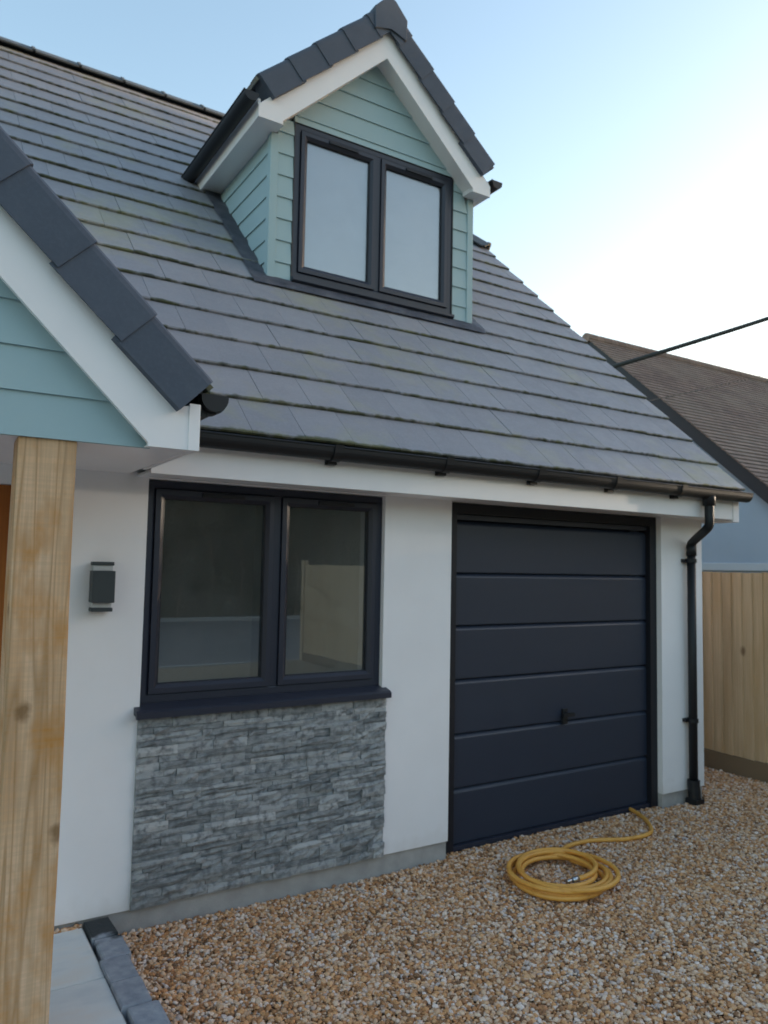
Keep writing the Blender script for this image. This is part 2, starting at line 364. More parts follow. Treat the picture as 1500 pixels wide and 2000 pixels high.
# room behind the lower window: lining, ceiling and floor
bm = bmesh.new()
bx(bm, -2.5, -2.42, .302, 2.2, .1, 2.3); bx(bm, -.46, -.38, .302, 2.2, .1, 2.3); bx(bm, -2.42, -.46, 2.2, 2.28, .1, 2.3)
obj('room_wall', bm, M['roomdark'], house)
box('room_floor', house, M['floorboard'], (-2.5, -.38, .305, 3.48, .02, .098))
box('room_ceiling', house, M['plaster'], (-2.5, -.38, .305, 3.48, 2.302, 2.33))

# ---- roof: slab, tiles, ridge
roof = empty('roof'); roof.parent = house
def roof_slab():
    bm = bmesh.new()
    L = X0-.15
    fr = [rp(L, .02, -.03), rp(XV-.03, .02, -.03), rp(XV-.03, VH, -.03), rp(XV-HIPA, VR, -.03), rp(L, VR, -.03)]
    mir = lambda q: Vector((q.x, 2*YR-q.y, q.z))
    F = [bm.verts.new(q) for q in fr]; Bk = [bm.verts.new(mir(q)) for q in fr]
    bm.faces.new(F); bm.faces.new(Bk[::-1])
    bm.faces.new((F[2], Bk[2], Bk[3], F[3]))
    return obj('roof_deck', bm, M['under'], roof)
roof_slab()
TW = .297
def tile_mesh(w=TW, length=.42, name='roof_tile', material=None):
    bm = bmesh.new(); h = w/2-.0012; t = .019; tl = .0205/G
    # profile along v (tail at v=0), top surface falls toward the head relative to the roof plane
    top = lambda v: .036-tl*v
    prof = [(0.0, top(0)-.006), (.006, top(.006)), (length, top(length)), (length, top(length)-.010), (.02, top(.02)-t), (0.0, top(0)-t)]
    A = [bm.verts.new((-h, v, q)) for v, q in prof]; Bv = [bm.verts.new((h, v, q)) for v, q in prof]
    bm.faces.new(A); bm.faces.new(Bv[::-1]); n = len(prof)
    for i in range(n): bm.faces.new((A[i], A[(i+1) % n], Bv[(i+1) % n], Bv[i]))
    return mesh_from(bm, name, material or M['tile'])
TM = tile_mesh()
RM = Matrix(((1, 0, 0), (0, CT, -ST), (0, ST, CT)))
DL, DR, DY = -.855, 1.005, 1.122                 # dormer walls and front
def project(P):
    d = P-CAM; z = d.dot(fw); return 750+FPX*d.dot(rt2)/z, 1000-FPX*d.dot(up2)/z, z
cand = []
NR = int(VR/G)+1
for k in range(NR):
    off = (k % 2)*TW/2
    ncol = 29
    for c in range(ncol):
        xc = XV-TW/2-c*TW+ (0 if k % 2 == 0 else -TW/2)
        half = k % 2 == 1 and c == 0
        v = k*G
        y = YE+v*CT
        hipx = XV-max(0, v+G*.6-VH)/(VR-VH)*HIPA
        if xc+TW*.35 > hipx: continue
        if v+.05 > VR-.1: continue
        yh = YE+(v+.42)*CT
        if DL+.02 < xc-TW/2 and xc+TW/2 < DR-.02 and y > DY+.03 and roofz(yh) < 6.12-abs(xc-.032)*.93: continue   # under the dormer
        # hidden by the porch roof
        cand.append((k, c, xc, v))
def area(k, c, xc, v):
    q = [project(rp(xc+sx*TW/2, v+dv, .03)) for sx, dv in ((-1, 0), (1, 0), (1, G), (-1, G))]
    if any(a[2] < .3 for a in q): return 0
    cx = sum(a[0] for a in q)/4; cy = sum(a[1] for a in q)/4
    if not (-40 < cx < 1540 and -40 < cy < 2040): return 0
    # behind porch verge units
    if cx < 420 and cy > 262+(cx*1.19): return 0
    return abs(sum(q[i][0]*q[(i+1) % 4][1]-q[(i+1) % 4][0]*q[i][1] for i in range(4)))/2
cand.sort(key=lambda t: -area(*t))
rest = bmesh.new()
def tile_matrix(xc, v):
    jx, jv, jw = random.uniform(-.0012, .0012), random.uniform(-.004, .004), random.uniform(0, .0025)
    T = Matrix.Translation(rp(xc+jx, v+jv, jw)) @ RM.to_4x4()
    return T @ Matrix.Rotation(random.uniform(-.003, .003), 4, 'Z') @ Matrix.Rotation(random.uniform(-.004, .004), 4, 'Y')
for i, t in enumerate(cand):
    T = tile_matrix(t[2], t[3])
    if i < 300 and area(*t) > 0:
        o = bpy.data.objects.new('roof_tile', TM); link(o, roof); o.matrix_local = T
    else:
        tmp = bmesh.new(); tmp.from_mesh(TM); tmp.transform(T); me = bpy.data.meshes.new('t'); tmp.to_mesh(me); tmp.free()
        rest.from_mesh(me); bpy.data.meshes.remove(me)
# half tiles closing the odd courses at the verge
hm = tile_mesh(TW/2, .42, 'roof_tile')
for k in range(1, 14, 2):
    o = bpy.data.objects.new('roof_tile', hm); link(o, roof); o.matrix_local = Matrix.Translation(rp(XV-TW/4, k*G, .001)) @ RM.to_4x4()
tag(obj('roof_tiles_remaining', rest, M['tile'], roof), kind='stuff')
# back slope and half hip, plain tiled decks that stand proud of the underlay
bm = bmesh.new()
mir = lambda q: Vector((q.x, 2*YR-q.y, q.z))
qs = [mir(rp(X0-.15, 0, .02)), mir(rp(XV, 0, .02)), mir(rp(XV, VH, .02)), mir(rp(XV-HIPA, VR, .02)), mir(rp(X0-.15, VR, .02))]
bm.faces.new([bm.verts.new(q) for q in qs]); obj('back_slope', bm, M['ridge'], roof)
bm = bmesh.new()
bm.faces.new([bm.verts.new(q) for q in (rp(XV, VH, .03), mir(rp(XV, VH, .03)), rp(XV-HIPA, VR, .03))]); obj('hip_slope', bm, M['ridge'], roof)
# ridge and hip tiles: angled caps
def cap_mesh(L, ax, halfw=.14, drop=.10, th=.018, name='ridge_tile'):
    bm = bmesh.new()
    sec = [(-halfw, -drop), (-.035, -.008), (0, .004), (.035, -.008), (halfw, -drop), (halfw-.012, -drop-.012), (0, -.018), (-halfw+.012, -drop-.012)]
    rows = []
    for s, g_ in ((0, .012), (.03, .012), (.032, 0), (L, 0)):
        rows.append([bm.verts.new((s, u*(1+g_*4), w+g_)) for u, w in sec])
    for A, Bv in zip(rows, rows[1:]):
        for i in range(8): bm.faces.new((A[i], A[(i+1) % 8], Bv[(i+1) % 8], Bv[i]))
    bm.faces.new(rows[0]); bm.faces.new(rows[-1][::-1])
    return mesh_from(bm, name, M['ridge'])
CM = cap_mesh(.445, 0)
x = X0-.1
while x < XV-HIPA-.1:
    o = bpy.data.objects.new('ridge_tile', CM); link(o, roof); o.location = (x, YR, ZR+.10); x += .44
h0, h1 = rp(XV+.02, VH-.05, .085), rp(XV-HIPA, VR, .085)
hd = (h1-h0); hl = hd.length; hd.normalize(); hy = Vector((0, 0, 1)).cross(hd).normalized(); hz = hd.cross(hy)
k = 0
while k*.44 < hl-.2:
    o = bpy.data.objects.new('hip_tile', CM); link(o, roof); P = h0+hd*(k*.44)
    o.matrix_local = Matrix(((hd.x, hy.x, hz.x, P.x), (hd.y, hy.y, hz.y, P.y), (hd.z, hy.z, hz.z, P.z), (0, 0, 0, 1))); k += 1
# verge closer along the right-hand edge
bm = bmesh.new()
qs = [rp(XV-.015, -.0, -.035), rp(XV-.015, VH, -.035), rp(XV-.015, VH, .004), rp(XV-.015, 0, .004)]
A = [bm.verts.new(q) for q in qs]; Bv = [bm.verts.new(q+Vector((.012, 0, 0))) for q in qs]
bm.faces.new(A); bm.faces.new(Bv[::-1])
for i in range(4): bm.faces.new((A[i], Bv[i], Bv[(i+1) % 4], A[(i+1) % 4]))
obj('verge_strip', bm, M['plinth'], roof)
# lead flashing round the dormer, dressed over the tiles
vd = (DY-YE)/CT
def lead_strip(x0, x1, v0, v1, nx, nv, lift):
    bm = bmesh.new(); g = []
    for i in range(nx+1):
        r_ = []
        for j in range(nv+1):
            v = v0+(v1-v0)*j/nv; xx = x0+(x1-x0)*i/nx
            kf = (v/G) % 1.0
            w = .044-.0285*kf*.55+lift+random.uniform(-.0015, .0015)
            r_.append(bm.verts.new(rp(xx, v, w)))
        g.append(r_)
    for i in range(nx):
        for j in range(nv): bm.faces.new((g[i][j], g[i+1][j], g[i+1][j+1], g[i][j+1]))
    bmesh.ops.solidify(bm, geom=bm.faces[:], thickness=.006)
    return bm
obj('lead_flashing', lead_strip(DL-.14, DL+.004, vd-.10, 3.74, 4, 40, .004), M['lead'], roof, True)
obj('lead_flashing', lead_strip(DL-.145, DR+.10, vd-.10, vd+.05, 24, 4, .0055), M['lead'], roof, True)
obj('lead_flashing', lead_strip(DR-.004, DR+.10, vd-.10, 3.74, 4, 40, .004), M['lead'], roof, True)

# ---- eaves: fascia, soffit, gutter
XF0 = -2.0
box('fascia', house, M['upvc'], (XF0, 2.60, -.262, -.242, 2.193, 2.40), .003)
box('soffit', house, M['upvc'], (XF0, 2.60, -.2415, .0, 2.2, 2.212))
box('box_end', house, M['upvc'], (2.603, 2.68, -.268, .32, 2.175, 2.36), .004)
def gutter_mesh(L, r=.056, axis='x'):
    bm = bmesh.new(); n = 12
    out = [(r*math.cos(math.pi+math.pi*i/n), r*math.sin(math.pi+math.pi*i/n)) for i in range(n+1)]
    out = [(-r, .012)]+out+[(r, .012)]
    inn = [(u*.93, w*.93 if w < 0 else w) for u, w in out]
    prof = out+inn[::-1]
    f = (lambda s, u, w: (s, u, w)) if axis == 'x' else (lambda s, u, w: (u, s, w))
    A = [bm.verts.new(f(0, u, w)) for u, w in prof]; Bv = [bm.verts.new(f(L, u, w)) for u, w in prof]; N = len(prof)
    for i in range(N): bm.faces.new((A[i], A[(i+1) % N], Bv[(i+1) % N], Bv[i]))
    for ring_ in (A, Bv): # stop ends
        bm.faces.new([ring_[i] for i in range(len(out))])
    # front rim bead
    tube(bm, [f(0, -r-.001, .012), f(L, -r-.001, .012)], .006, 6)
    return bm
GY, GZ = -.322, 2.388
gut = obj('gutter', gutter_mesh(2.70-XF0+.0), M['black'], house, False); gut.location = (XF0, GY, GZ)
def bracket(par, loc, axis='x'):
    bm = bmesh.new(); n = 10; r = .062
    out = [(r*math.cos(math.pi+math.pi*i/n), r*math.sin(math.pi+math.pi*i/n)) for i in range(n+1)]
    out = [(-r-.004, .022)]+out+[(r, .022)]
    inn = [(u*.94, w*.94) for u, w in out]
    prof = out+inn[::-1]; w_ = .028
    f = (lambda s, u, w: (s, u, w)) if axis == 'x' else (lambda s, u, w: (u, s, w))
    A = [bm.verts.new(f(-w_, u, w)) for u, w in prof]; Bv = [bm.verts.new(f(w_, u, w)) for u, w in prof]; N = len(prof)
    for i in range(N): bm.faces.new((A[i], A[(i+1) % N], Bv[(i+1) % N], Bv[i]))
    for i in range(len(out)-1):
        for q in (A, Bv): bm.faces.new((q[i], q[i+1], q[N-2-i], q[N-1-i]))
    if axis == 'x': bx(bm, -.028, .028, .02, .058, -.075, -.02)
    else: bx(bm, -.058, -.02, -.028, .028, -.075, -.02)
    o = obj('gutter_bracket', bm, M['black'], par); o.location = loc; return o
for bxp in (-1.04, -.30, .43, 1.15, 1.85): bracket(gut, (bxp-XF0, 0, 0))
# downpipe with swan neck
dp = empty('downpipe'); dp.parent = house
PX, PY = 2.365, -.052
bm = bmesh.new(); pts = catmull([(2.215, GY, 2.34), (2.215, GY, 2.22), (2.215, GY, 2.14), (2.235, GY+.04, 2.10), (2.345, PY-.04, 2.02), (PX, PY, 1.985), (PX, PY, 1.90)], 5)
tube(bm, pts, .034, 14); obj('swan_neck', bm, M['black'], dp, True)
bm = bmesh.new(); tube(bm, [(PX, PY, 1.92), (PX, PY, .06)], .0335, 16); obj('pipe', bm, M['black'], dp, True)
bm = bmesh.new(); tube(bm, [(2.215, GY, 2.36), (2.215, GY, 2.345), (2.215, GY, 2.28)], .047, 14); obj('outlet', bm, M['black'], dp, True)
bm = bmesh.new(); tube(bm, [(PX, PY, 1.99), (PX, PY, 1.90)], .040, 14); obj('collar', bm, M['black'], dp, True)
for z in (1.86, .60):
    bm = bmesh.new(); tube(bm, [(PX, PY, z-.015), (PX, PY, z+.015)], .041, 14); bx(bm, PX-.062, PX+.062, PY+.02, -.0, z-.014, z+.014); obj('pipe_clip', bm, M['black'], dp)
bm = bmesh.new(); tube(bm, [(PX, PY, .14), (PX, PY, .09), (PX, PY-.006, .05), (PX, PY-.01, -.05)], .047, 14); bx(bm, PX-.05, PX+.05, PY-.06, PY+.04, -.06, .0); obj('gully_adaptor', bm, M['black'], dp)

# ---- windows
def window(name, x0, x1, z0, z1, yf, parent, mull, fw_=.042, sw=.045, sill=True, vent=.24, sky_tone_panel=False):
    """casement window: outer frame, mullion, two sashes with panes, trickle vents"""
    w = empty(name); w.parent = parent
    bm = bmesh.new(); ring(bm, x0, x1, z0, z1, fw_, yf, yf+.07, .004, .8); obj('frame', bm, M['anth'], w)
    box('mullion', w, M['anth'], (mull-.022, mull+.022, yf+.001, yf+.068, z0+fw_-.002, z1-fw_+.002), .004)
    for a, b in ((x0+fw_, mull-.022), (mull+.022, x1-fw_)):
        bm = bmesh.new(); ring(bm, a+.003, b-.003, z0+fw_+.003, z1-fw_-.003, sw, yf-.012, yf+.055, .016, .6)
        s = obj('sash', bm, M['anth'], w)
        bm = bmesh.new(); bx(bm, a+sw-.004, b-sw+.004, yf+.022, yf+.026, z0+fw_+sw-.004, z1-fw_-sw+.004); obj('pane', bm, M['glass'], s)
        bm = bmesh.new(); ring(bm, a+.003+sw, b-.003-sw, z0+fw_+.003+sw, z1-fw_-.003-sw, .006, yf+.006, yf+.020, .002, .5); obj('gasket', bm, M['anthd'], s)
        if sky_tone_panel: box('sky_tone_panel', s, M['sky_tone_panel'], (a+sw-.004, b-sw+.004, yf+.036, yf+.039, z0+fw_+sw-.004, z1-fw_-sw+.004))  # panel added behind the panes to give them a sky-grey tone
        c = (a+b)/2+.03
        bm = bmesh.new(); bx(bm, c-vent/2, c+vent/2, yf-.024, yf-.0125, z1-fw_-.034, z1-fw_-.012); bev(bm, .003); obj('trickle_vent', bm, M['anthd'], w)
    return w
lw = window('lower_window', -1.938, -.509, 1.05, 2.192, .035, house, -1.203)
bm = bmesh.new(); prism(bm, [(-.065, .988), (-.065, 1.018), (-.05, 1.028), (.03, 1.0485), (.11, 1.0485), (.11, 1.006), (-.04, 1.001), (-.045, .988)], 'x', -1.968, -.480)
obj('sill', bm, M['anth'], lw)
# garage door
gd = empty('garage_door', (0, 0, 0)); gd.parent = house
bm = bmesh.new()
FY0, FY1 = .045, .15
bx(bm, .003, .078, FY0, FY1, -.06, 2.196); bx(bm, 1.985, 2.0595, FY0, FY1, -.06, 2.196); bx(bm, .0785, 1.9845, FY0, FY1, 2.125, 2.196); obj('door_frame', bm, M['anthd'], gd)
bm = bmesh.new(); bx(bm, .0785, 1.9845, .075, .14, 2.087, 2.124); bev(bm, .003); obj('head_rail', bm, M['anth'], gd)
zs = [2.080, 1.733, 1.386, 1.036, .684, .338, -.015]
for a, b in zip(zs, zs[1:]):
    bm = bmesh.new()
    x0, x1, yf = .082, 1.981, .085
    # pressed steel section: flat face, sloped shoulder at the top edge, deep groove below
    prof = [(yf+.030, a), (yf+.022, a-.002), (yf+.004, a-.020), (yf, a-.030), (yf, b+.008), (yf+.004, b+.003), (yf+.030, b+.0015)]
    prism(bm, prof, 'x', x0, x1); obj('door_panel', bm, M['gdoor'], gd)
bm = bmesh.new(); bx(bm, .08, 1.983, .06, .13, -.045, -.0155); obj('bottom_rail', bm, M['anth'], gd)
hn = None
bm = bmesh.new(); bx(bm, 1.065, 1.115, .068, .0845, .665, .775); bev(bm, .005); hn = obj('handle', bm, M['black'], gd)
bm = bmesh.new(); tube(bm, [(1.09, .0675, .735), (1.09, .045, .735)], .014, 10); bx(bm, 1.035, 1.145, .028, .046, .722, .748); obj('grip', bm, M['black'], hn)
box('garage_lining', house, M['under'], (-.05, 2.1, .34, .36, -.05, 2.3))

# ---- split slate cladding below the window
sc_ = empty('stone_cladding'); sc_.parent = house
box('backing', sc_, M['anthd'], (-1.948, -.489, -.004, -.0005, .057, .986))
zc = .058; rows = []
while zc < .955:
    h = random.choice((.024, .028, .033, .038, .046)); rows.append([zc, min(h, .9862-zc)]); zc += h
if rows[-1][0]+rows[-1][1] < .984: rows[-1][1] = .9855-rows[-1][0]
npiece = 0
for z, h in rows:
    x = -1.949
    while x < -.4885:
        w = random.choice((.06, .09, .12, .16, .2, .26))*random.uniform(.85, 1.2)
        x1 = min(x+w, -.4875)
        if -.4875-x1 < .05: x1 = -.4875
        dpt = -random.uniform(.016, .034)
        bm = bmesh.new(); nx = 4 if x1-x > .1 else 3; nz = 3
        g = []
        for i in range(nx):
            col = []
            for j in range(nz):
                ed = i in (0, nx-1) or j in (0, nz-1)
                xx = x+.0007+(x1-x-.0014)*i/(nx-1)+(0 if i in (0, nx-1) else random.uniform(-.006, .006))
                zz = z+.0006+(h-.0012)*j/(nz-1)+(0 if j in (0, nz-1) else random.uniform(-.004, .004))
                col.append(bm.verts.new((xx, dpt+random.uniform(-.005, .004)+(.005 if ed else 0), zz)))
            g.append(col)
        for i in range(nx-1):
            for j in range(nz-1): bm.faces.new((g[i][j], g[i+1][j], g[i+1][j+1], g[i][j+1]))
        e = [ed for ed in bm.edges if ed.is_boundary]
        r_ = bmesh.ops.extrude_edge_only(bm, edges=e)
        for q in r_['geom']:
            if isinstance(q, bmesh.types.BMVert): q.co.y = -.001
        obj('stone', bm, M['stone'], sc_); npiece += 1
        x = x1
print('stones', npiece, 'rows', len(rows))

# ---- verge units (angled caps that step up a gable)
def verge_unit_mesh(L, h, solid, name='verge_tile', depth=.15):
    """local axes: X up the rake, Y outward normal of the slope, Z toward the viewer (front)"""
    bm = bmesh.new(); th = .012
    if solid: sec = [(-h, 0), (-.035, 0), (-.016, -.004), (-.004, -.016), (0, -.035), (0, -depth), (-h, -depth)]
    else: sec = [(-h, 0), (-.035, 0), (-.016, -.004), (-.004, -.016), (0, -.035), (0, -depth), (-th, -depth), (-th, -.035), (-h*.5, -th), (-h, -th)]
    rows = []
    for s, e in ((0, 1), (.022, 1), (L, 0)):
        rows.append([bm.verts.new((s, n+.010*e, f+.008*e)) for n, f in sec])
    N = len(sec)
    for A, Bv in zip(rows, rows[1:]):
        for i in range(N): bm.faces.new((A[i], A[(i+1) % N], Bv[(i+1) % N], Bv[i]))
    bm.faces.new(rows[0]); bm.faces.new(rows[-1][::-1])
    me = mesh_from(bm, name, M['verge'])
    return me
def place_frame(o, P, X, Y, Z):
    o.matrix_local = Matrix(((X.x, Y.x, Z.x, P.x), (X.y, Y.y, Z.y, P.y), (X.z, Y.z, Z.z, P.z), (0, 0, 0, 1)))
def gable_roof(parent, cx, half, zfoot, tan, yfront, yback, gauge, face_h, count, apex_gap):
    """verge units and slopes; zfoot = level of the units' upper arris at x = cx +- half"""
    a = math.atan(tan)
    L = half/math.cos(a)
    for s in (-1, 1):
        X = Vector((-s*math.cos(a), 0, math.sin(a))); Y = Vector((s*math.sin(a), 0, math.cos(a))); Z = Vector((0, -1, 0))
        um0 = verge_unit_mesh(gauge+.03, face_h, True); um = verge_unit_mesh(gauge+.03, face_h, False)
        ge = L/count
        for k in range(count):
            o = bpy.data.objects.new('verge_tile', um0 if k == 0 else um); link(o, parent)
            P = Vector((cx+s*half, yfront, zfoot))+X*(ge*k)
            place_frame(o, P, X, Y, Z)
            o.scale = o.scale
        # slope behind the verge: stepped courses joined in one piece
        bm = bmesh.new()
        for k in range(count+1):
            a0 = ge*k-.02; a1 = min(ge*(k+1)+.06, L+.005)
            if a1 <= a0: continue
            P = Vector((cx+s*half, 0, zfoot))
            sec = [P+X*a0+Y*.0, P+X*a1-Y*.022, P+X*a1-Y*.04, P+X*a0-Y*.026]
            prism(bm, [(q.x, q.z) for q in sec], 'y', yfront+.03, yback)
        tag(obj('slope_tiles', bm, M['tile'], parent), kind='stuff')
    # apex cap and ridge tiles
    zt = zfoot+half*tan
    y = yfront-.02; first = True
    while y < yback-.1:
        bm = bmesh.new(); w = .155; d = w*tan
        sec = [(cx-w, zt-d+.03), (cx-.045, zt+.002), (cx, zt+.022), (cx+.045, zt+.002), (cx+w, zt-d+.03), (cx+w-.02, zt-d-.012), (cx, zt-.035), (cx-w+.02, zt-d-.012)]
        if first: sec = sec[:5]+[(cx+w*.94, zt-d-face_h*.75), (cx, zt-face_h*1.22), (cx-w*.94, zt-d-face_h*.75)]
        prism(bm, sec, 'y', y, y+.43); bev(bm, .006, 1)
        obj('ridge_tile', bm, M['verge' if first else 'ridge'], parent); y += .44 if not first else .435; first = False

# ---- dormer
dm = empty('dormer'); dm.parent = house
DC, DT = .032, .93
BY = .965                                        # front of the bargeboard
zin = 5.785; zup = 6.025                         # inner and upper apex of the bargeboard
for s in (-1, 1):
    bm = bmesh.new()
    foot_out, foot_in = 1.062, .875
    pts = [(DC, zin), (DC, zup), (DC+s*foot_out, zup-foot_out*DT), (DC+s*foot_out, 4.945), (DC+s*foot_in, 4.945), (DC+s*foot_in, zin-foot_in*DT)]
    prism(bm, pts, 'y', BY, BY+.022); obj('bargeboard', bm, M['upvc'], dm)
    # side fascia and soffit
    xa = DC+s*(foot_out-.001); xb = xa-s*.02
    box('fascia', dm, M['upvc'], (min(xa, xb), max(xa, xb), BY+.0225, 3.0, 4.947, 5.09))
    wx = DL if s < 0 else DR
    box('soffit', dm, M['upvc'], (min(xb, wx)+.001, max(xb, wx)-.001, BY+.0225, 3.0, 4.952, 4.962))
box('foot_soffit', dm, M['upvc'], (DC+.872, DR-.001, BY+.0225, DY-.019, 4.9535, 4.99)); box('foot_soffit', dm, M['upvc'], (DL+.001, DC-.862, BY+.0225, DY-.019, 4.9535, 4.99))
# raking soffit under the front overhang
for s in (-1, 1):
    bm = bmesh.new(); pts = [(DC, zin+.02), (DC, zin+.03), (DC+s*.885, zin+.03-.885*DT), (DC+s*.885, zin+.02-.885*DT)]
    prism(bm, pts, 'y', BY+.0225, DY+.06); obj('raking_soffit', bm, M['upvc'], dm)
gable_roof(dm, DC, 1.085, zup-1.085*DT+.215, DT, BY-.035, 3.75, .30, .195, 5, 0)
# gutters on both sides
for s in (-1, 1):
    g_ = obj('dormer_gutter', gutter_mesh(2.05, .054, 'y'), M['black'], dm); g_.location = (DC+s*1.125, BY-.02, 5.085)
# structural core behind the boards
bm = bmesh.new()
core_pts = [(DL+.02, 3.6), (-.69, 3.6), (-.69, 5.098), (.82, 5.098), (.82, 3.6), (DR-.02, 3.6), (DR-.02, 4.90), (.86, 5.04), (.75, 5.13), (DC, 5.79), (-.68, 5.135), (-.72, 5.09), (DL+.02, 4.985)]
prism(bm, core_pts, 'y', DY+.012, DY+.10); obj('front_frame', bm, M['under'], dm)
for xa in (DL+.02, DR-.06): box('cheek_frame', dm, M['under'], (xa, xa+.04, DY+.101, 3.3, 3.65, 4.94))
# weatherboards
BH = .166; ZB = 3.822
def board_front(xa, xb, z0, z1, parent, y=DY, xa1=None, xb1=None, bot=None):
    """lapped board: thick lower edge, thin upper edge; xa1,xb1 = ends at the top when cut to a rake"""
    xa1 = xa if xa1 is None else xa1; xb1 = xb if xb1 is None else xb1
    bm = bmesh.new()
    yl, yu, yb = y-.014, y-.002, y+.010
    v = [bm.verts.new(c) for c in ((xa, yl, z0), (xb, yl, z0), (xb1, yu, z1), (xa1, yu, z1), (xa, yb, z0), (xb, yb, z0), (xb1, yb, z1), (xa1, yb, z1))]
    for f in ((0, 1, 2, 3), (5, 4, 7, 6), (0, 4, 5, 1), (3, 2, 6, 7), (0, 3, 7, 4), (1, 5, 6, 2)): bm.faces.new([v[i] for i in f])
    return obj('cladding_board', bm, M['clad'], parent)
WX0, WX1, WZ0, WZ1 = -.671, .798, 3.857, 5.09
k = 0
rake = lambda z: (zin+.04-z)/DT      # half width under the bargeboard at height z
while ZB+k*BH < 5.75:
    z0 = ZB+k*BH; z1 = z0+BH+.012; hw = min(rake(z0), 9); hw1 = max(.01, min(rake(z1), 9))
    L0, R0 = max(DL+.045, DC-hw), min(DR-.045, DC+hw); L1, R1 = max(DL+.045, DC-hw1), min(DR-.045, DC+hw1)
    if z0 < WZ1+.015:
        if z1 > WZ1+.02:   # board that runs across the head of the window: two ends and a bridge
            board_front(L0, WX0-.012, z0, WZ1+.004, dm, xa1=L0); board_front(WX1+.012, R0, z0, WZ1+.004, dm)
            board_front(max(L1, DC-rake(WZ1+.006)), min(R0, DC+rake(WZ1+.006)), WZ1+.006, z1, dm, xa1=L1, xb1=R1)
        else:
            board_front(L0, WX0-.012, z0, z1, dm, xa1=L1); board_front(WX1+.012, R0, z0, z1, dm, xb1=R1)
    else: board_front(L0, R0, z0, z1, dm, xa1=L1, xb1=R1)
    for xs_, s in ((DL, -1), (DR, 1)):            # the cheeks
        if z0 > 4.94: continue
        zt = min(z1, 4.95); y0 = DY+.045
        yb0, yb1 = YE+(z0-ZE)/TT+.06, YE+(zt-ZE)/TT+.06
        if yb0 < y0+.02: yb0 = y0+.02
        bm = bmesh.new(); xl, xu, xi = xs_+s*.014, xs_+s*.002, xs_-s*.012
        v = [bm.verts.new(c) for c in ((xl, y0, z0), (xl, yb0, z0), (xu, yb1, zt), (xu, y0, zt), (xi, y0, z0), (xi, yb0, z0), (xi, yb1, zt), (xi, y0, zt))]
        for f in ((0, 1, 2, 3), (5, 4, 7, 6), (0, 4, 5, 1), (3, 2, 6, 7), (0, 3, 7, 4), (1, 5, 6, 2)): bm.faces.new([v[i] for i in f])
        obj('cladding_board', bm, M['clad'], dm)
    k += 1
for xa, xb in ((DL-.017, DL+.044), (DR-.044, DR+.017)):
    box('corner_trim', dm, M['clad'], (xa, xb, DY-.018, DY+.044, 3.80, 4.951), .003)
dw = window('dormer_window', WX0, WX1, WZ0+.045, WZ1, DY-.005, house, .063, .045, .05, True, .26, True)
bm = bmesh.new(); prism(bm, [(DY-.05, WZ0+.012), (DY-.05, WZ0+.032), (DY-.005, WZ0+.0445), (DY+.06, WZ0+.0445), (DY+.06, WZ0+.0), (DY-.03, WZ0)], 'x', WX0-.01, WX1+.01); obj('sill', bm, M['anth'], dw)
bm = bmesh.new(); ring(bm, WX0-.0115, WX1+.0115, WZ0-.02, WZ1+.012, .011, DY-.012, DY+.09, .001, .5); obj('surround', bm, M['black'], dw)

# ---- porch
pc = empty('porch'); pc.parent = house
PCX, PH = -3.35, 1.33                            # centre line and half width to the barge foot
PB = -1.03                                       # front of the bargeboards
pz_up = 2.372+(PH-.085)*1.0; pz_in = pz_up-.262
for s in (-1, 1):
    bm = bmesh.new(); fo, fi = PH, PH-.195
    pts = [(PCX, pz_in), (PCX, pz_up), (PCX+s*(PH-.085), 2.372), (PCX+s*PH, 2.386), (PCX+s*PH, 2.205), (PCX+s*fi, 2.205), (PCX+s*fi, pz_in-fi)]
    prism(bm, pts, 'y', PB, PB+.022); obj('bargeboard', bm, M['upvc'], pc)
    xa = PCX+s*(PH-.001); xb = xa-s*.02
    box('fascia', pc, M['upvc'], (min(xa, xb), max(xa, xb), PB+.0225, -.264 if s > 0 else 0, 2.206, 2.38))
    box('corner_strip', pc, M['upvc'], (min(xa+s*.003, xa-s*.042), max(xa+s*.003, xa-s*.042), PB-.005, PB-.0005, 2.2035, 2.388), .001, 1)
gable_roof(pc, PCX, PH+.035, pz_up-(PH+.035)+.225, 1.0, PB-.04, 1.15, .32, .19, 6, 0)
# cladding in the gable
PY_ = -.955; k = 0; zb = 2.207
while True:
    z0 = zb+k*.163; z1 = z0+.175
    r0, r1 = pz_in+.045-z0, max(.02, pz_in+.045-z1)
    if r0 < .06: break
    r0 = min(r0, PH-.17) if k == 0 else r0
    board_front(PCX-r0, PCX+r0, z0, z1, pc, PY_, xa1=PCX-min(r1, r0), xb1=PCX+min(r1, r0)); k += 1
bm = bmesh.new(); prism(bm, [(PCX-1.1, 2.225), (PCX+1.1, 2.225), (PCX+1.1, 2.30), (PCX, pz_in-.03), (PCX-1.1, 2.30)], 'y', PY_+.0105, PY_+.05); obj('gable_core', bm, M['under'], pc)
for s in (-1, 1):
    bm = bmesh.new(); pts = [(PCX, pz_in+.02), (PCX, pz_in+.03), (PCX+s*(PH-.22), pz_in+.03-(PH-.22)), (PCX+s*(PH-.22), pz_in+.02-(PH-.22))]
    prism(bm, pts, 'y', PB+.0225, PY_+.06); obj('raking_soffit', bm, M['upvc'], pc)
box('porch_ceiling', pc, M['upvc'], (PCX-PH+.022, PCX+PH-.022, PY_+.0105, -.001, 2.212, 2.222))
box('foot_soffit', pc, M['upvc'], (PCX+PH-.195, PCX+PH-.022, PB+.0225, PY_+.010, 2.2075, 2.2115))
g_ = obj('porch_gutter', gutter_mesh(.72, .056, 'y'), M['black'], pc); g_.location = (PCX+PH+.062, PB+.0, 2.425)
bracket(g_, (0, .06, 0), 'y')
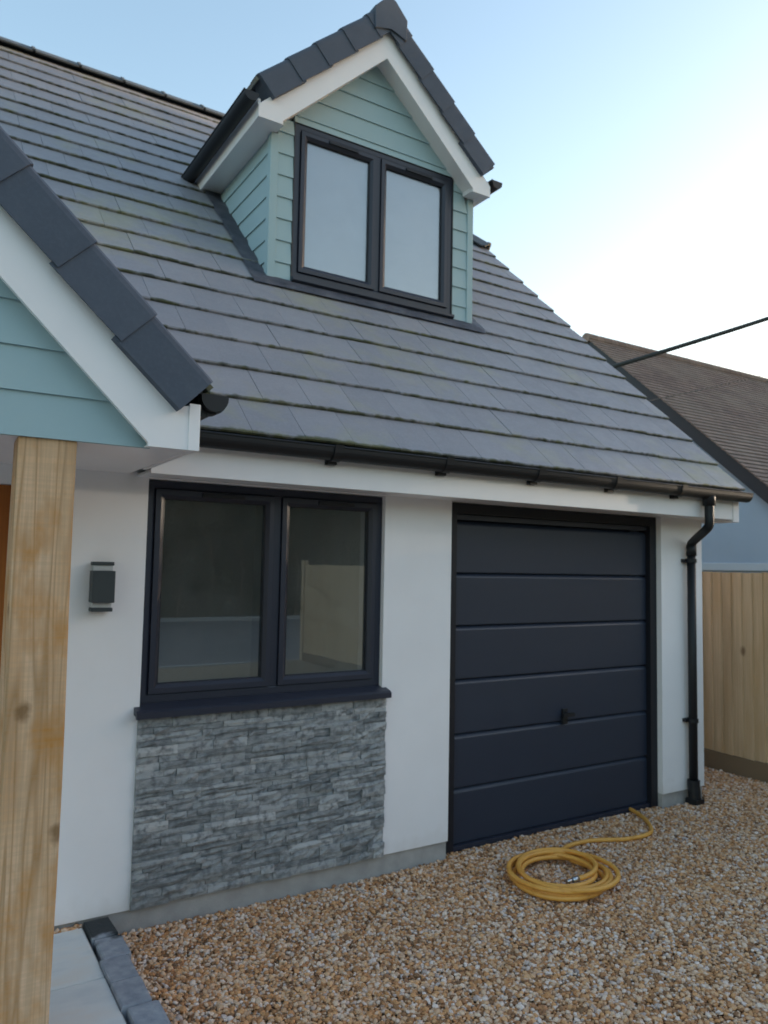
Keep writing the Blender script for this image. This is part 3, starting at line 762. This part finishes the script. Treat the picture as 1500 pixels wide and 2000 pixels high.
for s in (1, -1):
    xa, xb = (-2.65, -2.452) if s > 0 else (2*PCX+2.452, 2*PCX+2.65)
    bm = bmesh.new(); bx(bm, xa, xb, -.955, -.772, .04, 2.2115)
    bev(bm, .007, 2)
    bmesh.ops.subdivide_edges(bm, edges=[e for e in bm.edges if abs(e.verts[0].co.z-e.verts[1].co.z) > 1], cuts=14)
    for v in bm.verts:
        v.co.x += .003*math.sin(v.co.z*3.1+v.co.y*8); v.co.y += .003*math.sin(v.co.z*4.3+v.co.x*5)
    obj('porch_post', bm, M['post'], pc)
# front door
fd = empty('front_door'); fd.parent = house
bm = bmesh.new(); wall(bm, -3.548, -2.562, .10, 2.118, .05, .13, [(-3.49, -2.62, .10, 2.06)]); obj('door_frame', bm, M['fdoor'], fd)
for i in range(6):
    a = -3.487+i*.1442; box('door_plank', fd, M['fdoor'], (a, a+.141, .07, .11, .115, 2.055), .004, 1)
bm = bmesh.new(); tube(bm, [(-3.42, .07, 1.05), (-3.42, .02, 1.05)], .011, 8); tube(bm, [(-3.42, .02, 1.05), (-3.30, .02, 1.05)], .011, 8); obj('handle', bm, M['steel'], fd)
box('threshold', fd, M['plinth'], (-3.55, -2.56, .0, .28, -.1, .098))

# ------------------------------------------------------------------ wall lamp
wl = tag(empty('wall_lamp', (-2.158, 0, 1.524)), 'dark grey box wall light with pale slots on the white wall beside the oak post', 'lamp')
def wlb(name, b, material, bevel=.003):
    b = (b[0]*.9, b[1]*.9)+tuple(b[2:])
    bm = bmesh.new(); bx(bm, *b); bev(bm, bevel, 2); return obj(name, bm, material, wl)
wlb('back_plate', (-.045, .045, -.012, -.0005, .01, .23), M['lamp'])
wlb('lamp_body', (-.058, .058, -.098, -.013, .042, .196), M['lamp'], .004)
wlb('cap', (-.056, .056, -.070, -.0125, .222, .240), M['lamp'])
wlb('cap', (-.056, .056, -.070, -.0125, -.002, .017), M['lamp'])
wlb('diffuser', (-.050, .050, -.064, -.0135, .1965, .2215), M['diff'], .002)
wlb('diffuser', (-.050, .050, -.064, -.0135, .0175, .0415), M['diff'], .002)

# ------------------------------------------------------------------ porch paving
pv = tag(empty('paving', (-3.3, -1, 0)), kind='structure'); pv.location = (0, 0, 0)
y = -.045; row = 0
while y > -4.8:
    d = (.50, .62, .56, .60)[row % 4]; x = -2.172
    while x > -5.2:
        w = random.choice((.6, .75, .9)); bm = bmesh.new()
        bx(bm, x-w+.005, x-.005, y-d+.005, y-.005, -.02, .044+random.uniform(-.0015, .0015)); bev(bm, .006, 2)
        obj('flagstone', bm, M['flag'], pv); x -= w
    y -= d; row += 1
box('mortar_bed', pv, M['plinth'], (-5.4, -2.170, -4.9, -.03, -.1, .032))
sk = tag(empty('edging', (0, 0, 0)), kind='structure')
y = -.012; k = 0
while y > -5.0:
    L = .205
    bm = bmesh.new(); bx(bm, -.060, .060, -L/2+.003, L/2-.003, -.10, .0); bev(bm, .011, 2)
    for v in bm.verts: v.co += Vector((random.uniform(-.002, .002), random.uniform(-.002, .002), random.uniform(-.0015, .0015)))
    o = obj('sett', bm, M['sett'], sk); o.location = (-2.108+.012*math.sin(k*1.9), y-L/2, .057+random.uniform(-.003, .003)); o.rotation_euler = (random.uniform(-.01, .01), random.uniform(-.02, .02), random.uniform(-.02, .02))
    y -= L; k += 1

# ------------------------------------------------------------------ gravel
peb = bpy.data.collections.new('pebble_shapes')
for i in range(7):
    bm = bmesh.new(); bmesh.ops.create_icosphere(bm, subdivisions=1 if i < 3 else 1, radius=.5)
    sx, sy, sz = random.uniform(.75, 1.25), random.uniform(.6, 1.0), random.uniform(.42, .75)
    for v in bm.verts:
        v.co = Vector((v.co.x*sx, v.co.y*sy, v.co.z*sz))*random.uniform(.82, 1.15)
    me = mesh_from(bm, 'pebble', M['gravel'], i % 3 != 0); o = bpy.data.objects.new('pebble', me); peb.objects.link(o)
def gravel(name, regions):
    P = []
    for (xa, xb, ya, yb, step, layers, zoff) in regions:
        for L in range(layers):
            nx, ny = int((xb-xa)/step), int((yb-ya)/step)
            gx, gy = np.meshgrid(np.arange(nx), np.arange(ny)); gx = gx.ravel(); gy = gy.ravel()
            X = xa+(gx+.5+rng.uniform(-.55, .55, gx.size))*step; Y = ya+(gy+.5+rng.uniform(-.55, .55, gy.size))*step
            for x, y_ in zip(X, Y):
                if zoff is None:
                    z = gz(x, y_)+L*.006+rng.uniform(-.004, .004)
                    if y_ > -.012 and not (x > X1+.02 or (.02 < x < 2.04 and y_ < .05)): continue
                else: z = zoff+rng.uniform(-.003, .004)
                P.append((x, y_, z))
    me = bpy.data.meshes.new(name); me.from_pydata(P, [], []); o = bpy.data.objects.new(name, me); COL.objects.link(o)
    ng = bpy.data.node_groups.new(name, 'GeometryNodeTree')
    ng.interface.new_socket('Geometry', in_out='INPUT', socket_type='NodeSocketGeometry'); ng.interface.new_socket('Geometry', in_out='OUTPUT', socket_type='NodeSocketGeometry')
    N = ng.nodes; gi = N.new('NodeGroupInput'); go = N.new('NodeGroupOutput')
    ip = N.new('GeometryNodeInstanceOnPoints'); ci = N.new('GeometryNodeCollectionInfo'); ci.inputs['Collection'].default_value = peb
    ci.inputs['Separate Children'].default_value = True; ci.inputs['Reset Children'].default_value = True
    ip.inputs['Pick Instance'].default_value = True
    rv = N.new('FunctionNodeRandomValue'); rv.data_type = 'FLOAT_VECTOR'; rv.inputs[0].default_value = (-.5, -.5, 0); rv.inputs[1].default_value = (.5, .5, 6.283)
    rs = N.new('FunctionNodeRandomValue'); rs.data_type = 'FLOAT'; rs.inputs[2].default_value = .013; rs.inputs[3].default_value = .036; rs.inputs['Seed'].default_value = 5
    lkk = ng.links.new
    lkk(gi.outputs[0], ip.inputs['Points']); lkk(ci.outputs[0], ip.inputs['Instance']); lkk(rv.outputs[0], ip.inputs['Rotation']); lkk(rs.outputs[1], ip.inputs['Scale']); lkk(ip.outputs[0], go.inputs[0])
    md = o.modifiers.new('scatter', 'NODES'); md.node_group = ng
    me.materials.append(M['gravel'])
    print(name, len(P))
    return o
gr = gravel('gravel', [(-2.04, 3.39, -3.3, 1.6, .0178, 2, None), (-2.03, 3.39, -5.2, -3.3, .022, 1, None), (-2.45, -2.17, -.045, -.004, .013, 2, .035)])
tag(gr, kind='stuff')

# ------------------------------------------------------------------ coiled hose
hs = tag(empty('hose', (.36, -.60, 0)), 'coiled yellow air hose lying on the gravel before the garage door', 'hose'); hs.location = (0, 0, 0)
HR = .0142; cx_, cy_ = .375, -.60; P = []
turns = 6.36; npt = 30
rr = [.205, .285, .225, .275, .24, .295, .25, .27]
for i in range(int(turns*npt)+1):
    t = i/npt; k = int(t); f = t-k; f = f*f*(3-2*f)
    r_ = rr[k]*(1-f)+rr[k+1]*f
    an = -1.75+t*2*math.pi
    ox, oy = .03*math.sin(t*1.9), .03*math.cos(t*2.7)
    x, y = cx_+ox+r_*math.cos(an)*1.04, cy_+oy+r_*math.sin(an)
    P.append(Vector((x, y, gz(x, y)+.022+HR+.0085*(turns-t)+.006*math.sin(t*5.1))))
tail = [(.645, -.345), (.71, -.285), (.84, -.255), (1.02, -.275), (1.22, -.36), (1.45, -.37), (1.62, -.22), (1.72, -.05), (1.76, .062)]
last = P[-1]
end_dir = (P[-1]-P[-2]).normalized()
tp = [P[-2], P[-1], P[-1]+end_dir*.045]+[Vector((x, y, gz(x, y)+.012+HR)) for x, y in tail]
path = P[:-2]+catmull(tp, 8)
bm = bmesh.new(); tube(bm, path, HR, 10); obj('hose_tube', bm, M['hose'], hs, True)
d0 = (P[0]-P[1]).normalized()
bm = bmesh.new(); tube(bm, [P[0]-d0*.005, P[0]+d0*.035], .0155, 10); obj('ferrule', bm, M['steel'], hs, True)
bm = bmesh.new(); tube(bm, [P[0]+d0*.034, P[0]+d0*.06, P[0]+d0*.075], .010, 10); obj('coupling', bm, M['steel'], hs, True)

# ------------------------------------------------------------------ boundary fence
fn = tag(empty('fence', (3.42, 0, 0)), 'new closeboard timber fence with vertical boards and dark gravel board', 'fence'); fn.location = (0, 0, 0)
bmF = bmesh.new(); prism(bmF, [(-.014, 0), (.012, .0), (.012, .118), (.004, .118)], 'z', .135, 1.775)
FM = mesh_from(bmF, 'fence_board', M['fence'])
y = -9.0; i = 0
while y < 8.5:
    o = bpy.data.objects.new('fence_board', FM); link(o, fn)
    o.location = (3.424+random.uniform(-.002, .002), y, random.uniform(-.004, .004)); o.rotation_euler = (random.uniform(-.002, .002), 0, random.uniform(-.01, .01)); y += .1
bm = bmesh.new(); bx(bm, 3.408, 3.436, -9.05, 8.6, -.14, .13); obj('gravel_board', bm, M['gboard'], fn)
for z in (.35, 1.0, 1.6): box('rail', fn, M['gboard'], (3.438, 3.50, -9.05, 8.6, z-.04, z+.04))
y = -9.1
while y < 9:
    box('fence_post', fn, M['fence'], (3.437 if y > -9.0 else 3.40, 3.537 if y > -9.0 else 3.50, y-.05, y+.05, -.3, 1.70 if y > -9.0 else 1.86), .004, 1); y += 2.4 if y > -9.0 else 2.4

# ------------------------------------------------------------------ neighbouring house
nh = tag(empty('neighbour_house', (9, 4, 0)), 'neighbouring house with mottled brown tiled roof and blue-grey rendered gable', 'house'); nh.location = (0, 0, 0)
NX, NYR, NZR, NT = 6.08, 4.42, 5.46, .882
nye = 1.0; nze = NZR-(NYR-nye)*NT
bm = bmesh.new(); prism(bm, [(1.45, -.2), (2*NYR-1.45, -.2), (2*NYR-1.45, nze+.33*NT-.10), (NYR, NZR-.10), (1.45, nze+.33*NT-.10)], 'x', NX, 24); obj('wall', bm, M['nwall'], nh)
box('trim_band', nh, M['ntrim'], (NX-.03, NX-.001, 1.42, 2*NYR-1.42, 1.80, 1.90), .005, 1)
for s in (-1, 1):
    bm = bmesh.new(); f = lambda y: NYR+s*(y-NYR)
    pts = [(f(nye), nze-.235), (f(NYR), NZR-.235), (f(NYR), NZR-.015), (f(nye), nze-.015)]
    prism(bm, pts, 'x', NX-.13, NX-.002); obj('bargeboard', bm, M['nbarge'], nh)
    na = math.atan(NT); NL = (NYR-nye)/math.cos(na)
    bm = bmesh.new(); nrow = int(NL/.1); 
    for k in range(nrow+1):
        a0, a1 = k*.1, min(k*.1+.125, NL)
        if a1 <= a0: continue
        prism(bm, [(a0, .016), (a1, .003), (a1, -.01), (a0, .004)], 'x', NX-.16, 24.1)
    o = tag(obj('plain_tiles', bm, M['nroof'], nh), kind='stuff')
    X = Vector((0, -s*math.cos(na), math.sin(na))); Y = Vector((0, s*math.sin(na), math.cos(na)))
    if s < 0: o.matrix_local = Matrix(((1, 0, 0, 0), (0, math.cos(na), -math.sin(na), nye), (0, math.sin(na), math.cos(na), nze), (0, 0, 0, 1)))
    else: o.matrix_local = Matrix(((1, 0, 0, 0), (0, -math.cos(na), math.sin(na), 2*NYR-nye), (0, math.sin(na), math.cos(na), nze), (0, 0, 0, 1)))
# bedded verge pieces give the ragged tile edge
x = NX-.16
while x < 24:
    bm = bmesh.new(); tube(bm, [(x, NYR, NZR-.02), (x+.30, NYR, NZR-.022)], .085, 10); obj('ridge_tile', bm, M['nroof'], nh); x += .305
box('gutter', nh, M['nbarge'], (NX-.1, 24, nye-.10, nye-.01, nze-.10, nze-.02))

# ------------------------------------------------------------------ overhead wires
def ray(px, py): return (fw+rt2*((px-750)/FPX)-up2*((py-1000)/FPX))
def at_y(px, py, y): d = ray(px, py); return CAM+d*((y-CAM.y)/d.y)
a = at_y(1185, 720, 1.05); b = at_y(1500, 622, .55); dirv = b-a
pts = []
for i in range(25):
    t = i/24*3.2-.04; q = a+dirv*t; q.z += -.02*t*(1-t)+.02*max(0, t-1)**2; pts.append(q)
bm = bmesh.new(); tube(bm, pts, .021, 8); tag(obj('overhead_cable', bm, M['cable']), 'thick dark overhead cable running from the roof verge up across the bright sky', 'cable')
a = at_y(1262, 784, 1.0); b = at_y(1482, 735, 2.6); dirv = b-a
pts = []
for i in range(25):
    t = i/24*4.2-.03; q = a+dirv*t; q.z += .10*t*(t-1)*.3; pts.append(q)
bm = bmesh.new(); tube(bm, pts, .0045, 6); tag(obj('telephone_wire', bm, M['cable']), 'thin wire crossing in front of the brown tiled roof', 'wire')

# ------------------------------------------------------------------ across the road (seen in the window's reflection)
hg = tag(empty('hedge', (4, -14.6, 0)), 'tall dark hedge across the road, mirrored in the lower window', 'hedge'); hg.location = (0, 0, 0)
V = []; Fc = []
N = 70000
for i in range(N):
    x = rng.uniform(-16, 34); prof = 6.2+.6*math.sin(x*.7)+.7*math.sin(x*1.9+1)+.4*math.sin(x*4.1)
    z = rng.uniform(.0, 1)**.8*prof; d = rng.uniform(0, 1)
    y = -20.9-d*1.3+.35*math.sin(x*1.3+z)+.25*math.sin(x*3.7-z*2)
    s = rng.uniform(.05, .13); n = Vector(rng.normal(size=3)).normalized(); t1 = n.orthogonal().normalized()*s; t2 = n.cross(t1)*.7
    c = Vector((x, y, z)); b0 = len(V)
    V += [c-t1, c+t2*.5, c+t1, c-t2*.5]; Fc.append((b0, b0+1, b0+2, b0+3))
me = bpy.data.meshes.new('foliage'); me.from_pydata([tuple(v) for v in V], [], Fc); me.materials.append(M['leaf'])
link(bpy.data.objects.new('foliage', me), hg)
bm = bmesh.new()
for i in range(45):
    x = -15+i*1.1; tube(bm, [(x, -21.6, -.2), (x+.1, -21.6, 1.4), (x-.1, -21.5, 2.6)], .05, 6)
obj('stems', bm, M['gboard'], hg)
bm = bmesh.new(); nx = 90
lo = [bm.verts.new((-16+50*i/nx, -22.0+.3*math.sin(i*.9), -.14)) for i in range(nx+1)]
hi = [bm.verts.new((-16+50*i/nx, -22.1+.3*math.sin(i*.7), 5.2+.6*math.sin((-16+50*i/nx)*.7)+.7*math.sin((-16+50*i/nx)*1.9+1))) for i in range(nx+1)]
for i in range(nx): bm.faces.new((lo[i], lo[i+1], hi[i+1], hi[i]))
bmesh.ops.solidify(bm, geom=bm.faces[:], thickness=.4)
obj('inner_growth', bm, M['leaf'], hg)
# unseen row of conifers added to block the low sun
for i in range(12):
    tx, ty, th_ = 29+random.uniform(-1, 1), -25+i*3.0, random.uniform(10, 11.5)
    tr = tag(empty('sun_screen_conifer', (0, 0, 0)), 'added evergreen out of view, blocking the low sun', 'sun-blocking tree', 'added conifers blocking the low sun')
    bm = bmesh.new(); tube(bm, [(tx, ty, -.2), (tx, ty, th_*.5), (tx+.1, ty, th_*.93)], .16, 8); obj('trunk', bm, M['gboard'], tr)
    V = []; Fc = []
    for q in range(7500):
        h = rng.uniform(.02, 1); rad = 2.5*(1-h)**.6*(.55+.45*rng.uniform())+.15; an = rng.uniform(0, 6.283)
        c = Vector((tx+rad*math.cos(an), ty+rad*math.sin(an), h*th_)); s_ = rng.uniform(.12, .28)
        n = Vector(rng.normal(size=3)).normalized(); t1 = n.orthogonal().normalized()*s_; t2 = n.cross(t1)*.6; b0 = len(V)
        V += [c-t1, c+t2, c+t1, c-t2]; Fc.append((b0, b0+1, b0+2, b0+3))
    me = bpy.data.meshes.new('crown'); me.from_pydata([tuple(v) for v in V], [], Fc); me.materials.append(M['leaf']); link(bpy.data.objects.new('crown', me), tr)
